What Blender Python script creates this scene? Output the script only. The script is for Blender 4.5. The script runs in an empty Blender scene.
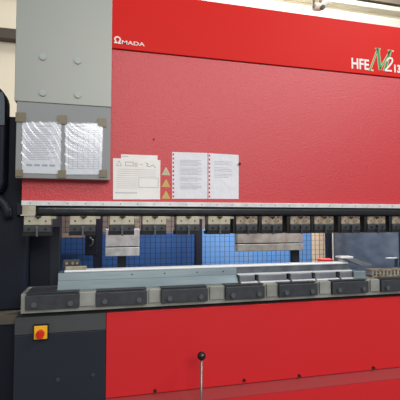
import bpy, bmesh, math, random
from mathutils import Vector, Matrix
random.seed(4)
SC = bpy.context.scene
COL = SC.collection
PI = math.pi
F = 400.0; PSI = math.radians(14.2); TH = math.radians(2.7); CZ = 1.5

def at(x, y, Y):
    """world point at depth Y seen at photo position x, y (used to measure sizes on the machine)"""
    u = (x-200)/F; v = (200-y)/F; c, s = math.cos, math.sin
    dx = s(PSI)*c(TH)+u*c(PSI)-v*s(PSI)*s(TH)
    dy = c(PSI)*c(TH)-u*s(PSI)-v*c(PSI)*s(TH)
    dz = s(TH)+v*c(TH)
    t = Y/dy
    return Vector((dx*t, Y, CZ+dz*t))
def ax(x, Y, y=219): return at(x, y, Y).x
def az(x, y, Y): return at(x, y, Y).z

# ------------------------------------------------------------------ materials
def lin(c):
    return tuple(((v/255)/12.92 if v/255 <= .04045 else ((v/255+.055)/1.055)**2.4) for v in c)+(1,)
def mat(name, rgb, rough=.5, metal=0, bump=0, bscale=50, var=0, vscale=4, rgb2=None, spec=.5, coat=0, detail=3, stretch=None, bdist=.002):
    m = bpy.data.materials.new(name); m.use_nodes = True
    nt = m.node_tree; b = nt.nodes['Principled BSDF']; L = nt.links.new
    b.inputs['Base Color'].default_value = lin(rgb)
    b.inputs['Roughness'].default_value = rough
    b.inputs['Metallic'].default_value = metal
    b.inputs['Specular IOR Level'].default_value = spec
    b.inputs['Coat Weight'].default_value = coat
    tc = nt.nodes.new('ShaderNodeTexCoord'); mp = nt.nodes.new('ShaderNodeMapping')
    L(tc.outputs['Object'], mp.inputs['Vector'])
    if stretch: mp.inputs['Scale'].default_value = stretch
    if var or rgb2:
        n = nt.nodes.new('ShaderNodeTexNoise'); n.inputs['Scale'].default_value = vscale; n.inputs['Detail'].default_value = 5
        L(mp.outputs['Vector'], n.inputs['Vector'])
        r = nt.nodes.new('ShaderNodeValToRGB')
        r.color_ramp.elements[0].position = .35; r.color_ramp.elements[1].position = .68
        r.color_ramp.elements[0].color = lin(rgb)
        r.color_ramp.elements[1].color = lin(rgb2 or tuple(min(255, v*(1+var)) for v in rgb))
        L(n.outputs['Fac'], r.inputs['Fac']); L(r.outputs['Color'], b.inputs['Base Color'])
    if bump:
        n2 = nt.nodes.new('ShaderNodeTexNoise'); n2.inputs['Scale'].default_value = bscale; n2.inputs['Detail'].default_value = detail
        L(mp.outputs['Vector'], n2.inputs['Vector'])
        bp = nt.nodes.new('ShaderNodeBump'); bp.inputs['Strength'].default_value = bump; bp.inputs['Distance'].default_value = bdist
        L(n2.outputs['Fac'], bp.inputs['Height']); L(bp.outputs['Normal'], b.inputs['Normal'])
    return m
M = {}
M['red'] = mat('red_paint', (216, 34, 28), .5, spec=.12)
M['red_tex'] = mat('red_textured_paint', (202, 26, 40), .5, bump=.5, bscale=130, bdist=.005, detail=2, spec=1.0)
M['red_bed'] = mat('red_bed_paint', (216, 36, 42), .5, spec=.4)
M['plate'] = mat('grey_painted_steel', (156, 160, 154), .45, metal=.15, rgb2=(162, 165, 158), vscale=1.5)
M['plate_low'] = mat('grey_lower_sheet', (140, 143, 144), .5, rgb2=(145, 148, 148), vscale=2)
M['bolt'] = mat('painted_bolt', (166, 176, 172), .4)
M['black'] = mat('black_navy_paint', (17, 23, 38), .55, spec=.3)
M['black_gloss'] = mat('black_gloss', (16, 20, 26), .22, spec=.6)
M['dark_bed'] = mat('charcoal_cover', (36, 42, 52), .5, rgb2=(39, 45, 54), vscale=2, spec=.3)
M['grey_band'] = mat('mottled_grey_band', (76, 78, 80), .55, rgb2=(66, 68, 72), vscale=3, spec=.35)  # mottled grey, paler than the charcoal cover below
M['alu'] = mat('pale_aluminium', (226, 228, 228), .45, metal=.2, rgb2=(205, 208, 208), vscale=20)
M['dot'] = mat('grey_screw', (140, 138, 138), .5)
M['rubber'] = mat('black_bar', (26, 29, 33), .3, spec=.6, bump=.3, bscale=14, bdist=.01)
M['cream_steel'] = mat('old_cream_steel', (196, 192, 172), .45, metal=.35, rgb2=(164, 154, 132), vscale=18)
M['brown_steel'] = mat('stained_brown_steel', (180, 166, 144), .5, metal=.3, rgb2=(92, 72, 62), vscale=24)
M['clamp'] = mat('dark_clamp', (60, 64, 70), .45, rgb2=(48, 51, 56), vscale=20)
M['clamp_bolt'] = mat('clamp_bolt', (98, 102, 106), .35, metal=.4)
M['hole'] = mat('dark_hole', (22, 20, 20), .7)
M['rail'] = mat('machined_rail', (150, 152, 144), .42, metal=.4, rgb2=(176, 178, 172), vscale=9, bump=.2, bscale=40)
M['polish'] = mat('polished_steel', (142, 158, 166), .33, metal=.5, rgb2=(160, 176, 180), vscale=5, stretch=(.6, 4, 4), bump=.15, bscale=8, bdist=.004)
M['lip'] = mat('bright_ground_steel', (244, 245, 247), .35, metal=.1)
M['block_light'] = mat('small_ground_block', (140, 144, 150), .4, metal=.4, rgb2=(120, 124, 130), vscale=12)
M['block'] = mat('ground_block', (92, 98, 106), .35, metal=.6, rgb2=(120, 126, 132), vscale=12)
M['blue'] = mat('deep_blue_sheet', (46, 94, 156), .5, rgb2=(40, 84, 144), vscale=3)
M['blue2'] = mat('light_blue_sheet', (92, 154, 220), .5, rgb2=(112, 160, 214), vscale=3)
M['taupe'] = mat('taupe_guard', (140, 128, 116), .6, rgb2=(120, 110, 100), vscale=5)
M['beige'] = mat('beige_board', (226, 208, 178), .6)
M['wire'] = mat('dark_wire', (24, 34, 52), .5)
M['wire2'] = mat('dull_wire', (60, 74, 96), .5)
M['gauge'] = mat('brushed_gauge_plate', (226, 234, 234), .5, metal=0, rgb2=(182, 190, 190), vscale=14)
M['gauge_old'] = mat('stained_gauge_plate', (172, 176, 170), .5, metal=0, rgb2=(128, 128, 120), vscale=10)
M['slate'] = mat('scuffed_slate_paint', (66, 76, 88), .4, rgb2=(88, 98, 110), vscale=5, stretch=(1, 1.2, 3), spec=.6)
M['paper'] = mat('white_paper', (232, 232, 238), .7, bump=.6, bscale=9, bdist=.02)
M['paper_grey'] = mat('greyish_paper', (226, 230, 236), .65)
M['paper_cream'] = mat('cream_placard', (246, 244, 240), .6, rgb2=(240, 236, 230), vscale=12)
M['ink'] = mat('faded_ink', (172, 176, 184), .8)
M['ink_dark'] = mat('dark_ink', (180, 180, 182), .8)
M['tape'] = mat('brown_tape', (116, 106, 84), .4, rgb2=(128, 116, 92), vscale=30)
M['yellow'] = mat('yellow_sticker', (214, 176, 70), .5)
M['yellow_pale'] = mat('pale_yellow_sticker', (208, 196, 160), .5)
M['sw_yellow'] = mat('switch_yellow', (250, 190, 40), .45)
M['sw_red'] = mat('switch_red', (222, 40, 24), .35)
M['white'] = mat('white_letter', (240, 232, 228), .5)
M['cream_letter'] = mat('cream_letter', (212, 206, 160), .5)
M['green'] = mat('green_letter', (30, 140, 70), .5)
M['chrome'] = mat('grey_rod', (150, 130, 125), .3, metal=.7)
M['ledge_lit'] = mat('lit_ledge_red', (168, 52, 56), .65, rgb2=(160, 60, 60), vscale=4)  # washed-out red, light on the up-facing ledge put into the colour
M['ball'] = mat('black_ball', (14, 14, 16), .2, spec=.7)
M['wall'] = mat('cream_wall', (240, 232, 208), .8, rgb2=(236, 228, 204), vscale=1)
M['beam_grey'] = mat('grey_brown_beam', (136, 126, 108), .7)
M['beam'] = mat('dark_brown_beam', (78, 70, 62), .7, rgb2=(88, 80, 70), vscale=4)
M['white_trim'] = mat('white_duct', (236, 232, 218), .6)
M['floor'] = mat('grey_floor', (120, 118, 112), .6, rgb2=(100, 98, 94), vscale=2)
M['ledge'] = mat('brown_ledge', (96, 90, 78), .6, rgb2=(80, 76, 68), vscale=10)
M['redpart'] = mat('red_part', (205, 60, 66), .5)

def sleeve_mat():
    m = bpy.data.materials.new('clear_plastic_sleeve'); m.use_nodes = True
    nt = m.node_tree; L = nt.links.new; nt.nodes.clear()
    o = nt.nodes.new('ShaderNodeOutputMaterial'); mix = nt.nodes.new('ShaderNodeMixShader')
    tr = nt.nodes.new('ShaderNodeBsdfTransparent'); gl = nt.nodes.new('ShaderNodeBsdfGlossy')
    tr.inputs['Color'].default_value = (.97, .97, .98, 1); gl.inputs['Roughness'].default_value = .17
    tc = nt.nodes.new('ShaderNodeTexCoord'); mp = nt.nodes.new('ShaderNodeMapping')
    mp.inputs['Rotation'].default_value = (0, math.radians(52), 0)
    mp.inputs['Scale'].default_value = (2, 1, 26)
    n = nt.nodes.new('ShaderNodeTexNoise'); n.inputs['Scale'].default_value = 1.6; n.inputs['Detail'].default_value = 3
    bp = nt.nodes.new('ShaderNodeBump'); bp.inputs['Strength'].default_value = 1; bp.inputs['Distance'].default_value = .02
    L(tc.outputs['Object'], mp.inputs['Vector']); L(mp.outputs['Vector'], n.inputs['Vector'])
    L(n.outputs['Fac'], bp.inputs['Height'])
    mix.inputs['Fac'].default_value = .08
    L(tr.outputs[0], mix.inputs[1]); L(gl.outputs[0], mix.inputs[2]); L(mix.outputs[0], o.inputs['Surface'])
    return m
M['sleeve'] = sleeve_mat()

# ------------------------------------------------------------------ mesh helpers
class MB:
    def __init__(s): s.bm = bmesh.new()
    def box(s, x0, x1, y0, y1, z0, z1, bev=0, seg=2):
        t = bmesh.new(); bmesh.ops.create_cube(t, size=1)
        for v in t.verts:
            v.co = Vector(((x0+x1)/2+v.co.x*(x1-x0), (y0+y1)/2+v.co.y*(y1-y0), (z0+z1)/2+v.co.z*(z1-z0)))
        if bev: bmesh.ops.bevel(t, geom=t.edges[:], offset=bev, segments=seg, affect='EDGES', profile=.5)
        s._add(t); return s
    def _add(s, t):
        me = bpy.data.meshes.new('tmp'); t.to_mesh(me); t.free(); s.bm.from_mesh(me); bpy.data.meshes.remove(me)
    def cyl(s, a, b, r, n=16, r2=None):
        a = Vector(a); b = Vector(b); d = b-a
        t = bmesh.new(); bmesh.ops.create_cone(t, cap_ends=True, segments=n, radius1=r, radius2=r if r2 is None else r2, depth=d.length)
        q = d.to_track_quat('Z', 'Y').to_matrix().to_4x4()
        bmesh.ops.transform(t, matrix=Matrix.Translation((a+b)/2) @ q, verts=t.verts); s._add(t); return s
    def ball(s, c, r):
        t = bmesh.new(); bmesh.ops.create_uvsphere(t, u_segments=20, v_segments=12, radius=r)
        bmesh.ops.translate(t, vec=Vector(c), verts=t.verts); s._add(t); return s
    def tube(s, pts, r, n=8):
        for a, b in zip(pts, pts[1:]): s.cyl(a, b, r, n)
        for p in pts[1:-1]: s.ball(p, r)
        return s
    def prism(s, prof, x0, x1):
        """profile of (y, z) points extruded along X"""
        t = bmesh.new()
        A = [t.verts.new((x0, y, z)) for y, z in prof]; B = [t.verts.new((x1, y, z)) for y, z in prof]
        t.faces.new(A); t.faces.new(B[::-1]); n = len(prof)
        for i in range(n): t.faces.new((A[i], B[i], B[(i+1) % n], A[(i+1) % n]))
        bmesh.ops.recalc_face_normals(t, faces=t.faces[:]); s._add(t); return s
    def poly(s, prof, y0, y1):
        """outline of (x, z) points extruded along Y"""
        t = bmesh.new()
        A = [t.verts.new((x, y0, z)) for x, z in prof]; B = [t.verts.new((x, y1, z)) for x, z in prof]
        t.faces.new(A); t.faces.new(B[::-1]); n = len(prof)
        for i in range(n): t.faces.new((A[i], B[i], B[(i+1) % n], A[(i+1) % n]))
        bmesh.ops.recalc_face_normals(t, faces=t.faces[:]); s._add(t); return s
    def build(s, name, m, parent=None, smooth=False):
        me = bpy.data.meshes.new(name); s.bm.to_mesh(me); s.bm.free()
        me.materials.append(M[m] if isinstance(m, str) else m)
        if smooth:
            for p in me.polygons: p.use_smooth = True
        o = bpy.data.objects.new(name, me); COL.objects.link(o)
        if parent: 
            o.parent = parent
            w = Vector(parent.location); q = parent.parent
            while q: w += q.location; q = q.parent
            o.data.transform(Matrix.Translation(-w))
        return o
def tag(o, label, cat, group=None, kind=None):
    o['label'] = label
    if cat: o['category'] = cat
    if group: o['group'] = group
    if kind: o['kind'] = kind
    return o
def empty(name, loc=(0, 0, 0)):
    o = bpy.data.objects.new(name, None); COL.objects.link(o); o.location = loc; o.empty_display_size = .1; return o
def struct(name, mb, m):
    o = mb.build(name, m); o['kind'] = 'structure'; return o
def copy_tree(o, parent=None):
    c = o.copy(); COL.objects.link(c); c.parent = parent
    for ch in list(o.children): copy_tree(ch, c)
    return c
def stroke(mb, pts, w, y0, y1):
    """flat line of width w through (x, z) points"""
    for (a, b) in zip(pts, pts[1:]):
        mb.n = getattr(mb, 'n', 0)+1
        y0 -= .0002
        a = Vector(a); b = Vector(b); d = (b-a).normalized(); n = Vector((-d.y, d.x))*w/2; e = d*w*.3
        mb.poly([tuple(a-e+n), tuple(b+e+n), tuple(b+e-n), tuple(a-e-n)], y0, y1)
def text_mesh(name, body, m, parent, x0, x1, z0, z1, y, bold=0.0, shear=0):
    cu = bpy.data.curves.new(name, 'FONT'); cu.body = body; cu.size = 1; cu.extrude = .002; cu.offset = bold; cu.shear = shear
    t = bpy.data.objects.new('t', cu); COL.objects.link(t)
    bpy.context.view_layer.update()
    me = bpy.data.meshes.new_from_object(t.evaluated_get(bpy.context.evaluated_depsgraph_get()))
    bpy.data.objects.remove(t)
    xs = [v.co.x for v in me.vertices]; ys = [v.co.y for v in me.vertices]
    for v in me.vertices:
        X = x0+(v.co.x-min(xs))/(max(xs)-min(xs))*(x1-x0); Z = z0+(v.co.y-min(ys))/(max(ys)-min(ys))*(z1-z0)
        v.co = Vector((X, y-v.co.z, Z)) if False else Vector((X, y-(v.co.z+.002)*.5, Z))
    me.materials.clear(); me.materials.append(M[m]); me.name = name
    o = bpy.data.objects.new(name, me); COL.objects.link(o)
    o.parent = parent
    w = Vector(parent.location)
    q = parent.parent
    while q: w += q.location; q = q.parent
    me.transform(Matrix.Translation(-w))
    return o

# ------------------------------------------------------------------ the room
WY = 5.0
struct('floor', MB().box(-4, 7, -5, WY, -.1, 0), 'floor')
struct('wall_back', MB().box(-4, 7, WY, WY+.15, 0, 6.2), 'wall')
b = MB()
b.box(-4, 1.5, WY-.12, WY, az(8, 38, WY-.12), az(8, 28.2, WY-.12))
struct('trim_1', b, 'beam')
zb = az(400, 4.5, WY-.13)
b = MB(); b.box(-4, 7, WY-.13, WY, zb, zb+.16)
struct('trim_2', b, 'beam_grey')
b = MB(); b.box(-4, 7, WY-.12, WY, az(400, 12, WY-.12), az(400, 7, WY-.12), .01)
struct('trim_3', b, 'white_trim')
b = MB(); b.box(-4, 7, WY-.10, WY, az(400, 40, WY-.1), az(400, 19, WY-.1), .01)
struct('trim_4', b, 'white_trim')

# ------------------------------------------------------------------ the press brake
pb = empty('press_brake', (1.1, 2.9, 0))
tag(pb, 'large red press brake with grey cover plate and black side frames filling the picture', 'press brake')
XL, XR = -.425, 2.62
# side frames (C shape)
def c_frame(x0, x1):
    prof = [(2.62, .02), (3.585, .02), (3.585, 2.55), (2.55, 2.55), (2.55, 1.72), (2.75, 1.60), (2.75, 1.02), (2.62, .95)]
    return MB().prism([(3.68 if (p_[0] == 3.585 and x0 > 1) else p_[0], p_[1]) for p_ in prof], x0, x1)
c_frame(-.42, -.302).build('side_frame', 'black', pb)
c_frame(2.351, 2.5).build('side_frame', 'slate', pb)
# strip of darker paint on the right frame's front edge
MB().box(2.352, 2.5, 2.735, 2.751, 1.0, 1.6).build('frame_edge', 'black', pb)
# upper beam
ub = MB().box(XL, XR, 2.45, 2.54, 1.604, 2.531).build('upper_beam', 'red_tex', pb)
for (x, y, r) in ((286, 61, .006), (154, 139, .004)):
    p = at(x, y, 2.44); MB().cyl((p.x, 2.44, p.z), (p.x, 2.452, p.z), r, 10).build('screw', 'hole', ub)
tp = MB().box(XL, XR, 2.44, 2.54, 2.536, 2.912, .003).build('beam_hood', 'red', pb)
MB().box(XL, XR, 2.453, 2.53, 2.528, 2.538).build('seam', 'hole', pb)
# lettering
def word(name, txt, px, py, m, bold, shear=0):
    a = at(px[0], py[0], 2.44); b2 = at(px[1], py[1], 2.44)
    return text_mesh(name, txt, m, tp, a.x, b2.x, a.z, a.z+(py[2])*.0, 2.44, bold, shear)
s = ax(123, 2.44, 43)
z0 = az(113, 42.6, 2.44)
# MADA
zb0, zt0 = az(122, 43.6, 2.44), az(122, 39.8, 2.44)
text_mesh('lettering', 'MADA', 'white', tp, ax(121.8, 2.44, 43), ax(144.6, 2.44, 46), zb0-.003, zt0-.003, 2.44, .012)
# the arched first letter
x0, x1 = ax(114.4, 2.44, 40), ax(120.6, 2.44, 42); zc = az(117.5, 40.1, 2.44)+.002; rr = (x1-x0)/2-.002; xc = (x0+x1)/2
pts = [(x1, zb0), (x1-.013, zb0), (xc+rr*.78, zb0+.012)]+[(xc+rr*math.cos(t), zc+rr*.95*math.sin(t)) for t in [math.radians(a) for a in range(0, 181, 20)]]+[(xc-rr*.78, zb0+.012), (x0+.013, zb0), (x0, zb0)]
arch = MB(); stroke(arch, pts, .0085, 2.437, 2.4399)
stroke(arch, [(x0+.012, zb0), (x1-.012, zb0)], .006, 2.437, 2.4399)
arch.build('lettering', 'white', tp)
zh0, zh1 = az(360, 69.3, 2.44), az(360, 58.8, 2.44)
text_mesh('lettering', 'HFE', 'white', tp, ax(351.4, 2.44, 64), ax(369, 2.44, 64), zh0, zh1, 2.44, .022)
zz0, zz1 = az(397, 72.8, 2.44), az(397, 64.8, 2.44)
text_mesh('lettering', '13', 'white', tp, ax(394, 2.44, 66), ax(400.4, 2.44, 66), zz0, zz1, 2.44, .04)
def L2(x, y):
    p = at(x, y, 2.44); return (p.x, p.z)
Ms = [([L2(370, 69.8), L2(377.5, 49.2)], 1), ([L2(377.8, 49.2), L2(379.8, 69)], 3), ([L2(379.8, 69), L2(389.8, 51.5)], 1), ([L2(390, 51.2), L2(384.5, 70.5)], 2.6)]
Ss = [[L2(368.8, 70), L2(373, 70.5)], [L2(375.3, 48.7), L2(380, 49.2)], [L2(388, 50.7), L2(393.2, 51.3)]]
px = .0085
m1, m2 = MB(), MB()
for pts, w in Ms: stroke(m1, pts, w*px*.75+.009, 2.438, 2.44); stroke(m2, pts, w*px*.75, 2.4365, 2.438)
for pts in Ss: stroke(m1, pts, .011, 2.438, 2.44)
m1.build('letter_outline', 'cream_letter', tp); m2.build('lettering', 'green', tp)
two = [L2(386.3, 61.2), L2(387.2, 59.2), L2(389.2, 58.2), L2(391.3, 58.8), L2(392, 60.8), L2(391, 63.3), L2(388, 67), L2(384.6, 70.6), L2(388, 71), L2(390.8, 71.2)]
m3 = MB(); stroke(m3, two, .012, 2.4345, 2.4365); m3.build('lettering', 'white', tp)

# aluminium strip
st = MB().box(XL+.002, XR, 2.425, 2.54, 1.575, 1.6035, .002).build('edge_strip', 'alu', pb)
x = XL+.05
while x < XR:
    MB().cyl((x, 2.422, 1.589), (x, 2.4255, 1.589), .0035, 8).build('screw', 'dot', st); x += .1
# black bar under the strip
MB().box(-.345, XR, 2.43, 2.53, 1.520, 1.574, .018, 4).build('clamping_bar', 'rubber', pb)
e = MB().box(-.418, -.347, 2.425, 2.53, 1.524, 1.574, .002).build('end_block', 'cream_steel', pb)
MB().box(-.424, -.350, 2.418, 2.53, 1.5185, 1.5235).build('end_plate', 'alu', e)
MB().box(-.41, XR, 2.46, 2.6, 1.5165, 1.524).build('slot_plate', 'black', pb)
# grey cover plate
cp = MB().box(-.462, .064, 2.38, 2.436, 2.156, 2.93, .003).build('cover_plate', 'plate', pb)
MB().box(-.450, .062, 2.384, 2.436, 1.727, 2.155, .002).build('lower_sheet', 'plate_low', cp)
for (x, y) in ((43, 57), (78, 61), (43, 93), (78, 95)):
    p = at(x, y, 2.38); MB().cyl((p.x, 2.372, p.z), (p.x, 2.382, p.z), .0185, 20, ).build('bolt', 'bolt', cp)
MB().box(-.40, .02, 2.436, 2.452, 1.75, 2.9).build('spacer', 'black', cp)

# bed
bx0 = -.436
dk = MB().box(bx0, .047, 2.38, 2.6, .03, .866, .003).build('bed_cover', 'dark_bed', pb)
MB().box(bx0, .047, 2.378, 2.6, .868, .962, .003).build('bed_band', 'grey_band', dk)
for (x, y) in ((58, 379), (93, 374)):
    p = at(x, y, 2.38); MB().cyl((p.x, 2.372, p.z), (p.x, 2.382, p.z), .013, 6).build('bolt', 'clamp', dk)
MB().prism([(2.398, .4787), (2.305, .4395), (2.3045, .4395), (2.3045, .4425), (2.398, .4817)], .05, 2.749).build('lit_ledge', 'ledge_lit', pb)  # slab in washed-out red that paints the light on the slope
rb = MB().box(.049, 2.75, 2.38, 2.6, .482, .962, .003).build('bed_panel', 'red_bed', pb)
kp = MB().prism([(2.40, .478), (2.305, .438), (2.305, .05), (2.6, .05), (2.6, .478)], .049, 2.75).build('lower_panel', 'red_bed', pb)
MB().box(.049, 2.75, 2.39, 2.6, .477, .483).build('seam', 'hole', pb)
for (x, y) in ((155, 392), (244, 381.5), (299, 377), (373, 369)):
    p = at(x, y-1.5, 2.38); MB().cyl((p.x, 2.368, p.z), (p.x, 2.382, p.z), .009, 8).build('bolt', 'hole', rb)
# isolator switch
p = at(41.2, 331.5, 2.378)
sw = MB().box(p.x-.040, p.x+.040, 2.360, 2.379, p.z-.042, p.z+.042, .004).build('power_switch', 'hole', pb)
MB().box(p.x-.034, p.x+.034, 2.354, 2.362, p.z-.036, p.z+.036, .003).build('switch_plate', 'sw_yellow', sw)
b = MB().cyl((p.x, 2.325, p.z-.004), (p.x, 2.356, p.z-.004), .0215, 24)
b.box(p.x-.006, p.x+.006, 2.318, 2.33, p.z-.024, p.z+.018, .002)
kb = b.build('switch_knob', 'sw_red', sw)
for q in (kb,): q.matrix_local = q.matrix_local
# black strip painting the shade under the rail, then the inner floor of the throat
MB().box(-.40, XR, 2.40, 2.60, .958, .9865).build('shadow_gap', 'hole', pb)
MB().box(-.302, 2.351, 2.62, 3.1, .955, .968).build('table', 'black', pb)
# rear beam and guard plate
MB().box(-.36, 2.34, 3.90, 3.93, 1.0, 1.85).build('rear_guard', 'taupe', pb)
MB().box(-.302, 2.351, 3.4, 3.584, .25, .95).build('rear_beam', 'black', pb)
# inner ledge on right frame
MB().box(2.26, 2.35, 2.76, 2.80, 1.181, 1.186).build('frame_ledge', 'alu', pb)
MB().box(-.302, -.245, 2.76, 2.80, .968, 1.45).build('frame_post', 'dark_bed', pb)

# rail
rl = empty('die_rail', (1.1, 2.4, .968))
tag(rl, 'long pale steel die rail with dark clamp blocks bolted along the top of the bed', 'die rail')
MB().prism([(2.362, .987), (2.362, 1.084), (2.372, 1.092), (2.60, 1.092), (2.60, .987)], -.403, 2.7).build('rail_bar', 'rail', rl)
cl = [(25, 79), (96, 147), (161.5, 208), (226, 265), (279.5, 318), (333, 369), (382, 412)]
for a, c in cl:
    xa, xb = ax(a, 2.335, 297), ax(c, 2.335, 297)
    k = MB().box(xa, xb, 2.335, 2.363, 1.008, 1.086, .003).build('clamp_block', 'clamp', rl)
    MB().box(xa, xb, 2.352, 2.412, 1.0922, 1.0962, .001).build('clamp_lip', 'clamp', k)
    if a < 30: MB().box(xa, -.226, 2.413, 2.59, 1.0922, 1.0962, .001).build('back_plate', 'clamp', k)
    for f in (.17, .84):
        xx = xa+(xb-xa)*f
        MB().cyl((xx, 2.322, 1.037), (xx, 2.336, 1.037), .0145, 12).build('bolt', 'clamp_bolt', k)
for a, c in ((79.5, 95.5), (149, 160), (210, 224), (267, 277), (320, 331), (371, 380)):
    xa, xb = ax(a, 2.35, 297), ax(c, 2.35, 297)
    MB().box(xa, xb, 2.350, 2.362, 1.012, 1.091, .002).build('spacer_block', 'rail', rl)

# die
di = empty('bending_die', (.75, 2.47, 1.0925))
tag(di, 'long polished steel bending die lying on the rail behind the clamp blocks', 'die')
XA, XB = -.222, .862
dx1 = 1.69
MB().prism([(2.415, 1.0935), (2.415, 1.098), (2.448, 1.142), (2.55, 1.142), (2.55, 1.0935)], XA, XB).build('die_base', 'polish', di)
MB().prism([(2.450, 1.143), (2.454, 1.186), (2.55, 1.186), (2.55, 1.143)], XA, XB).build('die_body', 'polish', di)
MB().prism([(2.454, 1.150), (2.458, 1.186), (2.55, 1.186), (2.55, 1.0965), (2.4725, 1.0965), (2.4725, 1.150)], XB, dx1).build('die_body', 'block', di)
MB().box(XA+.03, dx1, 2.463, 2.535, 1.1865, 1.200, .005).build('die_lip', 'lip', di)
MB().box(XB, dx1, 2.425, 2.46, 1.143, 1.1495).build('die_ledge', 'lip', di)
for x in (132, 164.5, 197, 223):
    pp = at(x, 277, 2.455); MB().cyl((pp.x, 2.450, 1.166), (pp.x, 2.47, 1.166), .0045, 8).build('screw', 'hole', di)
# small clamp blocks in front of the die
spec = [(238.5, 253.5), (257, 285), (289, 310), (313.5, 334), (338, 350)]
labs = ['small steel die block at the step in the long die, leftmost of five', 'longer steel die block above the gap between two dark clamps, second from left',
        'steel die block in the middle of the five along the die', 'steel die block before the red piece, fourth from left', 'short steel die block nearest the dark side frame, rightmost of five']
for (a, c), lb in zip(spec, labs):
    xa, xb = ax(a, 2.43, 277), ax(c, 2.43, 277)
    k = empty('die_block', ((xa+xb)/2, 2.44, 1.0925)); tag(k, lb, 'die block', 'small blocks clamped along the die')
    MB().box(xa, xb, 2.405, 2.447, 1.103, 1.142, .003).build('block_body', 'block_light', k)
    MB().box(xa+.005, xb+.018, 2.395, 2.45, 1.093, 1.1025, .001).build('block_foot', 'lip', k)
k = MB().box(ax(350.5, 2.43, 276), ax(362, 2.43, 276), 2.39, 2.48, 1.093, 1.145, .003).build('gauge_block', 'polish')
tag(k, 'pale bluish steel block at the right end of the die, beside the dark side frame', 'block')
# brown perforated strip
b = MB(); xa, xb = ax(371, 2.45, 277), 2.6
b.box(xa, xb, 2.44, 2.52, 1.0925, 1.103); b.box(xa, xb, 2.44, 2.52, 1.134, 1.142)
rk = empty('roller_rack', (xa, 2.48, 1.0925)); tag(rk, 'brown rack of small steel rollers on the right end of the rail', 'roller rack')
b.build('rack_frame', 'brown_steel', rk)
x = xa+.012
while x < xb-.02:
    MB().cyl((x, 2.45, 1.103), (x, 2.45, 1.134), .008, 10).build('roller', 'cream_steel', rk); x += .03
# dark block on the left end of die
p = at(72, 266, 2.5)
k = empty('stop_block', (p.x, 2.51, 1.2002)); tag(k, 'small dark clamp block sitting on the left end of the polished die', 'clamp')
MB().box(p.x-.055, p.x+.045, 2.49, 2.55, 1.2002, 1.255, .008).build('block_body', 'clamp', k)
MB().box(p.x-.035, p.x+.085, 2.468, 2.49, 1.2002, 1.222, .003).build('block_foot', 'cream_steel', k)
b = MB()
for q in (-.03, .005, .03): b.cyl((p.x+q, 2.482, 1.238), (p.x+q, 2.492, 1.238), .008, 10)
b.build('bolt_row', 'brown_steel', k)
# loose pieces at the right end of the die
b = MB(); c0 = at(345, 257.5, 2.52)
b.box(c0.x-.04, c0.x+.045, 2.50, 2.55, 1.2002, 1.212, .004); b.box(c0.x-.055, c0.x+.05, 2.49, 2.56, 1.222, 1.236, .006)
b.box(c0.x-.012, c0.x+.012, 2.51, 2.54, 1.211, 1.223)
tag(b.build('clamp_head', 'lip'), 'small bright steel clamp resting on the right end of the die', 'clamp')
b = MB()
a1, a2 = at(346, 260.5, 2.45), at(369, 264.5, 2.45)
b.poly([(a1.x, a1.z+.012), (a1.x+.06, a1.z+.012), (a2.x, a2.z+.006), (a2.x+.01, a2.z-.003), (a2.x-.06, a2.z-.005), (a1.x+.03, a1.z-.006)], 2.43, 2.49)
tag(b.build('steel_wedge', 'block_light'), 'pale flat steel wedge lying slanted beside the bright clamp at the die end', 'tool')
p = at(329, 259, 2.62)
b = MB(); b.box(p.x-.05, p.x+.04, 2.625, 2.70, .969, 1.205, .004)
tag(b.build('red_stop', 'redpart'), 'small red stop showing behind the right end of the die', 'stop')

# ------------------------------------------------------------------ punch holders
proto = {}
def make_holder(kind):
    k = empty('punch_holder', (0, 2.45, 1.515))
    w = .145
    m = 'cream_steel' if kind == 'clean' else 'brown_steel'
    bl = MB().box(0, w, 2.425, 2.51, 1.4655, 1.516, .002).build('holder_block', m, k)
    b = MB(); b.cyl((w*.52, 2.419, 1.507), (w*.52, 2.426, 1.507), .008, 6); b.box(w*.4, w*.64, 2.4195, 2.426, 1.508, 1.515)
    b.build('clamp_screw', 'hole', bl)
    for f in (.2, .8):
        MB().cyl((w*f, 2.4235, 1.487), (w*f, 2.4265, 1.487), .0048, 10).build('hole', 'hole', bl)
    if kind == 'clean':
        MB().box(w, w+.026, 2.43, 2.50, 1.500, 1.515, .001).build('flange', m, bl)
    if kind == 'old': MB().box(-.02, -.0005, 2.432, 2.51, 1.405, 1.516, .002).build('side_shade', 'hole', k)  # dark slab painting the shade on the holder's left face
    cl = MB().box(-.002, w-.001, 2.420, 2.50, 1.425, 1.465, .003).build('clamp_plate', 'clamp', k)
    for f in (.2, .8):
        MB().cyl((w*f, 2.412, 1.443), (w*f, 2.42, 1.443), .0065, 8).build('bolt', 'hole', cl)
    MB().box(-.006, w-.001, 2.424, 2.51, 1.404, 1.4245).build('jaw', 'hole', k)
    b = MB(); b.box(w*.5-.006, w*.5+.006, 2.402, 2.410, 1.400, 1.455, .003); b.cyl((w*.5, 2.400, 1.452), (w*.5, 2.42, 1.452), .009, 10)
    b.build('lever', 'clamp_bolt' if kind == 'clean' else 'clamp', k)
    return k
HX = [24, 70, 109.6, 142.4, 176.4, 208, 236, 261.5, 290, 314, 341, 367, 391.7]
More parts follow.
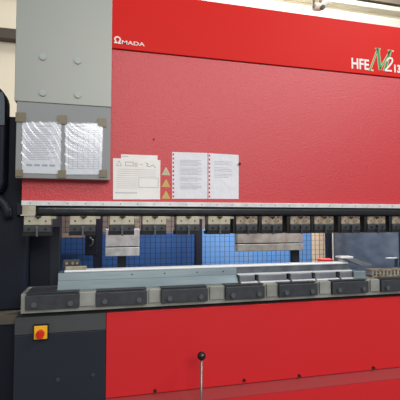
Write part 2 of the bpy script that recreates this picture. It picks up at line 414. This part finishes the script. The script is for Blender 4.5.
HL = ['cream steel punch holder at the far left end, under the pale end block',
      'cream steel punch holder second from the left, above the dark clamp block on the die',
      'cream steel punch holder in front of the bright gauge plate at left',
      'cream steel punch holder just right of the bright left gauge plate',
      'cream steel punch holder fifth from the left, left of the thick black rear post',
      'cream steel punch holder just right of the thick black rear post, sixth from left',
      'stained steel punch holder above the left end of the long grey gauge plate',
      'stained steel punch holder above the middle of the long grey gauge plate',
      'stained steel punch holder above the right end of the long grey gauge plate',
      'stained steel punch holder in front of the beige board, tenth from the left',
      'stained steel punch holder eleventh from the left, first in front of the slate side frame',
      'stained steel punch holder second from the right, in front of the slate side frame',
      'stained steel punch holder at the right edge of the picture, partly cut off']
A, B = make_holder('clean'), make_holder('old')
ua = ub_ = False
for i, (x, lb) in enumerate(zip(HX, HL)):
    X = ax(x, 2.43)
    if i < 6:
        o = A if not ua else copy_tree(A); ua = True
    else:
        o = B if not ub_ else copy_tree(B); ub_ = True
    o.location.x = X
    tag(o, lb, 'punch holder', 'punch holders clamped under the upper beam')

# ------------------------------------------------------------------ back gauge plates
def gauge(x0, x1, ys, Y, m, label, stem):
    xa, xb = ax(x0, Y, 240), ax(x1, Y, 240); xm = (x0+x1)/2
    z = [az(xm, y, Y) for y in ys]
    k = empty('gauge_plate', ((xa+xb)/2, Y, .95)); tag(k, label, 'gauge plate', 'back gauge plates behind the die')
    MB().box(xa, xb, Y, Y+.06, z[1]+.004, z[0], .003).build('upper_plate', m, k)
    MB().box(xa, xb, Y-.005, Y+.06, z[2], z[1]-.004, .003).build('lower_plate', m, k)
    MB().box(xa+.004, xb-.004, Y+.061, Y+.07, z[2]+.004, z[0]-.004).build('backing', 'hole', k)
    sx = ax(stem, Y, 255)
    MB().box(sx-.03, sx+.03, Y+.01, Y+.05, .9685, z[2]+.01).build('stem', 'dark_bed', k)
gauge(105.5, 139.5, (229, 247, 256), 2.9, 'gauge', 'bright steel back gauge plate at left, in front of the dark blue sheet', 122)
gauge(237.5, 303, (228, 243.5, 250.8), 2.9, 'gauge_old', 'long stained grey back gauge plate at right, in front of the light blue sheet', 296.5)
p = at(91, 243, 2.9)
k = empty('gauge_finger', (p.x, 2.92, .968)); tag(k, 'black gauge finger with a small steel hook, left of the bright gauge plate', 'gauge finger')
MB().box(p.x-.04, p.x+.04, 2.9, 2.94, p.z-.085, p.z+.13, .004).build('finger_body', 'black', k)
b = MB(); b.tube([(p.x-.01, 2.892, p.z+.04), (p.x+.012, 2.89, p.z+.02), (p.x+.008, 2.89, p.z-.01), (p.x-.008, 2.892, p.z-.02)], .006)
b.build('hook', 'block', k)
MB().box(p.x+.015, p.x+.045, 2.905, 2.935, .9685, p.z-.05).build('stem', 'black', k)

# ------------------------------------------------------------------ rear mesh fence
FY = 3.62
fz0, fz1 = .955, 1.72
fe = empty('mesh_fence', (1.0, FY, .955)); tag(fe, 'dark wire mesh safety fence between black posts across the back of the machine', 'fence')
posts = [(96, 102.5), (195, 201.5), (326.5, 330.5)]
for a, c in posts:
    xa, xb = ax(a, FY, 240), ax(c, FY, 240)
    MB().box(xa, xb, FY-.03, FY+.03, fz0, fz1, .003).build('post', 'black', fe)
ed = [-.295]+[ax((a+c)/2, FY, 240) for a, c in posts]
for i, (a, c) in enumerate(zip(ed, ed[1:])):
    b = MB(); r = .0024 if i < 2 else .0017
    x = a+.02
    while x < c:
        b.box(x-r, x+r, FY-.002, FY+.002, fz0, fz1); x += .0475
    z = 1.0
    while z < fz1:
        b.box(a, c, FY+.002, FY+.006, z-r*.8, z+r*.8); z += .0475
    b.build('mesh_panel', 'wire' if i < 2 else 'wire2', fe)
MB().box(-.295, ed[1], FY-.02, FY+.02, 1.345, 1.375).build('cross_rail', 'taupe', fe)
# sheets behind the mesh
BYs = 3.84
def sheet(x0, x1, ytop, m, label, nm='blue_sheet', cat='sheet', group='blue sheets behind the mesh fence', Y=BYs):
    b = MB(); xa, xb = ax(x0, Y, 245), ax(x1, Y, 245)
    b.box(xa, xb, Y, Y+.03, 0, az((x0+x1)/2, ytop, Y), .003)
    return tag(b.build(nm, m), label, cat, group)
sheet(50, 99, 238, 'blue', 'deep blue sheet behind the mesh at far left, beside the black side frame')
sheet(99.6, 198, 233, 'blue', 'wide deep blue sheet behind the mesh between the two black posts')
sheet(198.6, 311.5, 229, 'blue2', 'light blue sheet behind the mesh, right of the thick black post')
sheet(312, 326, 233, 'beige', 'beige board behind the mesh beside the slate side frame', 'beige_board', 'board', None)
b = MB(); xa, xb = ax(331.2, 3.7, 245), ax(332.6, 3.7, 245)  # white strip standing for the gap beside the slate frame
b.box(xa, xb, 3.7, 3.704, 0, 1.45); tag(b.build('white_gap_strip', 'white_trim'), 'narrow white strip in the gap between the last black post and the slate frame', 'strip')

# ------------------------------------------------------------------ left edge: black column and cylinder housing
k = empty('hydraulic_column', (-.75, 2.75, 0)); tag(k, 'black column with rounded glossy cylinder housing at the left edge', 'column')
MB().box(-1.2, -.425, 2.62, 3.3, .955, az(13, 116.5, 2.62), .01).build('column_body', 'black', k)
# lid housing: rounded box with domed shoulder
zt = az(2, 82, 2.5)
xo = ax(10.6, 2.62, 110)
prof = []
zl = az(10, 122, 2.5); R = .12
xo_ = xo
for t in range(0, 91, 10):
    a = math.radians(t); prof.append((xo_-R+R*math.cos(a), zt-R+.0+R*math.sin(a)))
zb_ = az(5, 197, 2.5)
prof = prof+[(-1.1, zt), (-1.1, zb_)]+[(xo_-.08, zb_), (xo_-.02, zb_+.03), (xo_, zb_+.08)]
b = MB(); b.poly(prof, 2.5, 2.619)
h = b.build('cylinder_housing', 'black', k)
md = h.modifiers.new('bv', 'BEVEL'); md.width = .02; md.segments = 4; md.limit_method = 'ANGLE'
prof2 = [(x_-.055 if x_ > -1 else x_, z_-(.05 if z_ > zb_+.2 else -.3)) for x_, z_ in prof]
gx = [at(-6, 92, 2.49), at(2.5, 92, 2.49), at(4.5, 99, 2.49), at(4.5, 125, 2.49), at(-6, 125, 2.49)]
MB().poly([(q.x, q.z) for q in gx], 2.49, 2.4999).build('painted_gloss', 'slate', h)  # glossy highlight of the housing painted as a paler patch
# curved hose at bottom
pts = [Vector(at(x, y, 2.57)) for x, y in ((-12, 196), (-4, 197), (1, 200), (5, 204.5), (7.5, 210), (8.5, 217))]
b = MB(); t = bmesh.new(); rings = []
for i, q in enumerate(pts):
    d = (pts[min(i+1, len(pts)-1)]-pts[max(i-1, 0)]).normalized(); n_ = Vector((d.z, 0, -d.x))
    rings.append([t.verts.new(q+(n_*math.cos(a*PI/6)+Vector((0, 1, 0))*math.sin(a*PI/6))*.026) for a in range(12)])
for r0, r1 in zip(rings, rings[1:]):
    for a in range(12): t.faces.new((r0[a], r0[(a+1) % 12], r1[(a+1) % 12], r1[a]))
t.faces.new(rings[0]); t.faces.new(rings[-1]); bmesh.ops.recalc_face_normals(t, faces=t.faces[:]); b._add(t); b.build('hose', 'dark_bed', k, True)
MB().box(-.475, -.43, 2.58, 2.62, az(18, 215, 2.6), az(18, 203, 2.6), .003).build('bracket', 'dark_bed', k)
MB().box(-1.3, -.44, 2.5, 3.1, .90, .953, .003).build('ledge', 'ledge', k)
MB().box(-1.3, -.44, 2.52, 3.1, 0, .898).build('base_cabinet', 'black', k)

# ------------------------------------------------------------------ papers
def paper(name, quad, Y, th, m, label, cat, group=None):
    """quad: photo corners TL, TR, BR, BL on the plane Y"""
    k = empty(name, (at(*quad[0], Y).x, Y, at(*quad[0], Y).z)); tag(k, label, cat, group)
    pr = [(at(x, y, Y).x, at(x, y, Y).z) for x, y in quad]
    MB().poly(pr, Y-th, Y).build('sheet', m, k)
    return k, [Vector((a, 0, c)) for a, c in pr]
def qp(q, u, v):
    return q[0].lerp(q[1], u).lerp(q[3].lerp(q[2], u), v)
def lines(q, Y, rows, k, m='ink', w=.0022, name='print'):
    b = MB()
    for (u0, u1, v, ww) in rows:
        a, c = qp(q, u0, v), qp(q, u1, v); stroke(b, [(a.x, a.z), (c.x, c.z)], ww*w, Y-.0006, Y)
    return b.build(name, m, k)
def holes(q, Y, k, n=11):
    b = MB()
    for i in range(n):
        c = qp(q, .035, .05+.9*i/(n-1)); b.box(c.x-.0045, c.x+.0045, Y-.0006, Y, c.z-.006, c.z+.006)
    b.build('binding_holes', 'red', k)
# sleeves on the grey plate
SY = 2.383
tg = 'paper sheets in clear sleeves taped to the grey cover plate'
for quad, lb in (([(22.5, 122.5), (61, 122.5), (60.5, 174), (22, 173)], 'left document in a creased clear sleeve on the grey plate'),
                 ([(65.5, 123.5), (102.5, 124.5), (101.5, 174.5), (65.5, 174.5)], 'right document with table print in a clear sleeve on the grey plate')):
    k, q = paper('sleeved_document', quad, SY, .001, 'paper_grey', lb, 'document', tg)
    rows = []
    if 'left' in lb:
        rows = [(.35, .75, .07, 1.6)]+[(.08+.03*random.random(), .6+.35*random.random(), .13+.035*i, 1) for i in range(18)]
        rows += [(.12+.2*j, .24+.2*j, .84, 5) for j in range(4)]
    else:
        rows = [(.1, .5, .05, 1.4)]+[(.08, .92, .12+.045*i, .8) for i in range(18)]
    lines(q, SY-.001, rows, k)
    if 'right' in lb:
        b = MB()
        for u in (.08, .2, .33, .48, .62, .78, .92):
            a, c = qp(q, u, .12), qp(q, u, .885); stroke(b, [(a.x, a.z), (c.x, c.z)], .002, SY-.0017, SY-.001)
        b.build('table_rules', 'ink', k)
    # creased sleeve
    t = bmesh.new(); n = 80; V = []
    e0 = .02
    for j in range(n+1):
        for i in range(n+1):
            u, v = -e0+(1+2*e0)*i/n, -e0+(1+2*e0)*j/n
            c = qp(q, u, v)
            k1 = 1.0 if 'left' in lb else .55
            d = u*k1-v*.95+.05*math.sin(u*5+v*3)
            w_ = max(0, math.sin(u*4.1+v*2.3+.4))
            hgt = .004+(.8 if 'left' in lb else .4)*(.0007*math.sin(d*30)+.00042*math.sin(d*67+1)+.00018*math.sin(d*131+u*6))*(.25+.75*w_)
            V.append(t.verts.new((c.x, SY-.001-hgt, c.z)))
    for j in range(n):
        for i in range(n):
            a = j*(n+1)+i; t.faces.new((V[a], V[a+1], V[a+n+2], V[a+n+1]))
    bm_ = MB(); bm_._add(t); sv = bm_.build('sleeve', 'sleeve', k, True)
# tape
tg = 'brown tape squares holding the clear sleeves'
for (x, y, s_, lb) in ((20.7, 117, 4.8, 'brown tape square at the top left corner of the left sleeve'), (62.5, 119.5, 4.5, 'brown tape square at the top between the two sleeves'),
                    (102.3, 122.3, 4.4, 'brown tape square at the top right corner of the right sleeve'), (19.3, 173, 3.4, 'brown tape square at the bottom left corner of the left sleeve'),
                    (62, 174, 4, 'brown tape square at the bottom between the two sleeves'), (103.2, 173.5, 4, 'brown tape square at the bottom right corner of the right sleeve')):
    Yt = 2.3755
    c = at(x, y, Yt); r = s_*.0056
    b = MB()
    t = bmesh.new(); prof = [(c.x-r, c.z-r*.95), (c.x+r, c.z-r), (c.x+r*.97, c.z+r), (c.x-r, c.z+r*.93)]
    t.free(); b.poly(prof, Yt, Yt+.0008)
    tag(b.build('tape_piece', 'tape'), lb, 'tape', tg)
# placard and sheets on the red beam
RY = 2.449
k, q = paper('notice_sheet', [(121, 154.3), (157.5, 155.5), (157.5, 162), (121, 162)], RY, .001, 'paper_cream', 'pale sheet peeking out behind the top of the cream warning placard', 'notice')
lines(q, RY-.001, [(.02, .2, .25, 1.5)], k, 'ink_dark')
k, q = paper('warning_placard', [(113, 158.2), (160.3, 160.2), (160, 199.4), (113, 199.4)], RY-.0015, .002, 'paper_cream', 'cream warning placard with small pictograms, left of the yellow triangles', 'placard')
Yp = RY-.0035
lines(q, Yp, [(.08, .9, .26+.052*i, .7) for i in range(4)]+[(.08, .5, .47+.05*i, .7) for i in range(6)]+[(.05, .5, .84, 2)], k)
b = MB()
def outl(u0, v0, u1, v1, w=.0035):
    pts = [qp(q, u, v) for u, v in ((u0, v0), (u1, v0), (u1, v1), (u0, v1), (u0, v0))]
    stroke(b, [(p_.x, p_.z) for p_ in pts], w, Yp-.0006, Yp)
outl(.26, .08, .42, .17); outl(.54, .46, .96, .7, .0025); outl(.46, .1, .5, .18)
pts = [qp(q, u, v) for u, v in ((.07, .18), (.125, .06), (.18, .18), (.07, .18))]
stroke(b, [(p_.x, p_.z) for p_ in pts], .003, Yp-.0006, Yp)
pts = [qp(q, u, v) for u, v in ((.56, .13), (.62, .13))]; stroke(b, [(p_.x, p_.z) for p_ in pts], .003, Yp-.0006, Yp)
pts = [qp(q, u, v) for u, v in ((.68, .08), (.74, .11), (.7, .15), (.76, .18), (.84, .13), (.9, .2))]; stroke(b, [(p_.x, p_.z) for p_ in pts], .004, Yp-.0006, Yp)
b.build('pictograms', 'ink_dark', k)
for (y, m, lb) in ((172, 'yellow_pale', 'pale worn warning triangle, topmost of three beside the placard'), (184, 'yellow', 'yellow warning triangle, middle of three beside the placard'), (195.5, 'yellow', 'yellow warning triangle, lowest of three above the white strip')):
    c = at(166, y, RY); k = empty('warning_triangle', (c.x, RY, c.z)); tag(k, lb, 'sticker', 'warning triangles on the red beam')
    MB().poly([(c.x-.027, c.z-.02), (c.x+.027, c.z-.02), (c.x+.003, c.z+.028), (c.x-.003, c.z+.028)], RY-.001, RY).build('triangle', m, k)
    b = MB(); stroke(b, [(c.x-.01, c.z-.01), (c.x, c.z+.008), (c.x+.012, c.z-.012)], .006, RY-.002, RY-.001); b.build('symbol', 'ink_dark', k)
k, q = paper('printed_sheet', [(172, 152), (207.5, 153), (207.5, 198.8), (172, 198.8)], RY, .0015, 'paper', 'printed sheet with dense text, left of the two white sheets on the red beam', 'sheet', 'two white sheets on the red beam')
holes(q, RY-.0015, k)
lines(q, RY-.0015, [(.22, .82-.1*(i % 3 == 1), .17+.028*i, .9) for i in range(23) if i not in (5, 12, 17)], k)
k, q = paper('printed_sheet', [(208.3, 153.2), (238.6, 155), (238.6, 199), (208.3, 198.8)], RY-.0003, .0015, 'paper', 'white sheet with a short text block, right of the two on the red beam', 'sheet', 'two white sheets on the red beam')
holes(q, RY-.0018, k)
lines(q, RY-.0018, [(.2, .78-.12*(i % 3 == 1), .17+.035*i, .9) for i in range(11) if i not in (3, 7)], k)
c = at(239.3, 164, 2.445)
MBm = MB().cyl((c.x, 2.434, c.z), (c.x, 2.4472, c.z), .008, 16)
tag(MBm.build('round_magnet', 'ball'), 'small black magnet at the right edge of the right white sheet', 'magnet')

# ------------------------------------------------------------------ foot pedal with ball-topped rod
p = at(201.5, 356, 2.22)
k = empty('foot_pedal', (p.x, 2.22, 0)); tag(k, 'thin upright rod with black ball knob standing before the red bed', 'pedal')
MB().box(p.x-.14, p.x+.14, 2.05, 2.28, .0, .05, .008).build('base', 'black', k)
MB().prism([(2.07, .055), (2.22, .09), (2.22, .10), (2.07, .065)], p.x-.1, p.x+.1).build('treadle', 'black', k)
MB().cyl((p.x, 2.24, .05), (p.x, 2.22, p.z), .0075, 10).build('rod', 'chrome', k, True)
MB().ball((p.x, 2.22, p.z), .024).build('ball_knob', 'ball', k, True)

# ------------------------------------------------------------------ hanging pipe fitting above the machine
Yf = 3.1
c = at(318.5, 8, Yf)
k = empty('pipe_fitting', (c.x, Yf, c.z)); tag(k, 'white pipe fitting hanging from brown rods above the machine', 'fitting')
b = MB(); b.cyl((c.x-.045, Yf, c.z+.005), (c.x+.02, Yf, c.z+.01), .034, 20); b.cyl((c.x+.0, Yf, c.z+.0), (c.x+.10, Yf+.02, c.z+.075), .026, 16)
b.build('pipe', 'white_trim', k, False)
MB().cyl((c.x+.02, Yf-.045, c.z-.01), (c.x+.02, Yf-.02, c.z-.01), .02, 14).build('clip', 'ledge', k)
for dx in (-.045, .02):
    MB().cyl((c.x+dx, Yf, c.z), (c.x+dx, Yf, 6.15), .011, 10).build('rod', 'brown_steel', k)

# ------------------------------------------------------------------ light
w = bpy.data.worlds.new('World'); SC.world = w; w.use_nodes = True
nt = w.node_tree; bg = nt.nodes['Background']
tc = nt.nodes.new('ShaderNodeTexCoord'); sp = nt.nodes.new('ShaderNodeSeparateXYZ'); rp = nt.nodes.new('ShaderNodeValToRGB')
nt.links.new(tc.outputs['Generated'], sp.inputs[0]); nt.links.new(sp.outputs['Z'], rp.inputs['Fac']); nt.links.new(rp.outputs['Color'], bg.inputs['Color'])
rp.color_ramp.elements[0].position = 0; rp.color_ramp.elements[0].color = (.42, .43, .45, 1)
rp.color_ramp.elements[1].position = .6; rp.color_ramp.elements[1].color = (.95, .95, .93, 1)
bg.inputs['Strength'].default_value = .55
def area(name, loc, tgt, size, sy, power, col=(1, 1, 1)):
    l = bpy.data.lights.new(name, 'AREA'); l.shape = 'RECTANGLE'; l.size = size; l.size_y = sy; l.energy = power; l.color = col
    o = bpy.data.objects.new(name, l); COL.objects.link(o); o.location = loc
    o.rotation_euler = (Vector(tgt)-Vector(loc)).to_track_quat('-Z', 'Y').to_euler(); return o
area('window_light', (1.0, -4.2, 4.2), (1.0, 2.4, 1.7), 3.2, 2.2, 200, (1, .98, .96))
area('roof_light', (3.6, -.6, 4.6), (1.3, 2.4, 1.2), 1.6, .8, 85, (1, 1, 1))
area('rear_fill', (2.6, 3.95, 5.6), (2.0, 4.9, 3), 5, .6, 160, (1, .98, .95))  # unseen fill light, added to brighten the rear of the hall
area('throat_fill', (1.5, 2.66, 2.3), (1.7, 3.75, 1.2), 1.4, .15, 42, (1, 1, 1))  # unseen fill behind the beam, added to brighten blue sheets and gauge plates
area('throat_fill_small', (.3, 2.66, 2.3), (.2, 3.75, 1.2), .8, .15, 11, (1, 1, 1))  # weaker unseen fill, added for the left end of the throat

# ------------------------------------------------------------------ camera
cam = bpy.data.cameras.new('camera'); cam.sensor_width = 36; cam.lens = 36*F/400; cam.clip_start = .05
co = bpy.data.objects.new('camera', cam); COL.objects.link(co); co.location = (0, 0, CZ)
co.rotation_euler = (PI/2+TH, 0, -PSI)
SC.camera = co
SC.view_settings.view_transform = 'Standard'; SC.view_settings.look = 'None'
SC.view_settings.gamma = 1; SC.view_settings.use_curve_mapping = False; SC.view_settings.exposure = 0
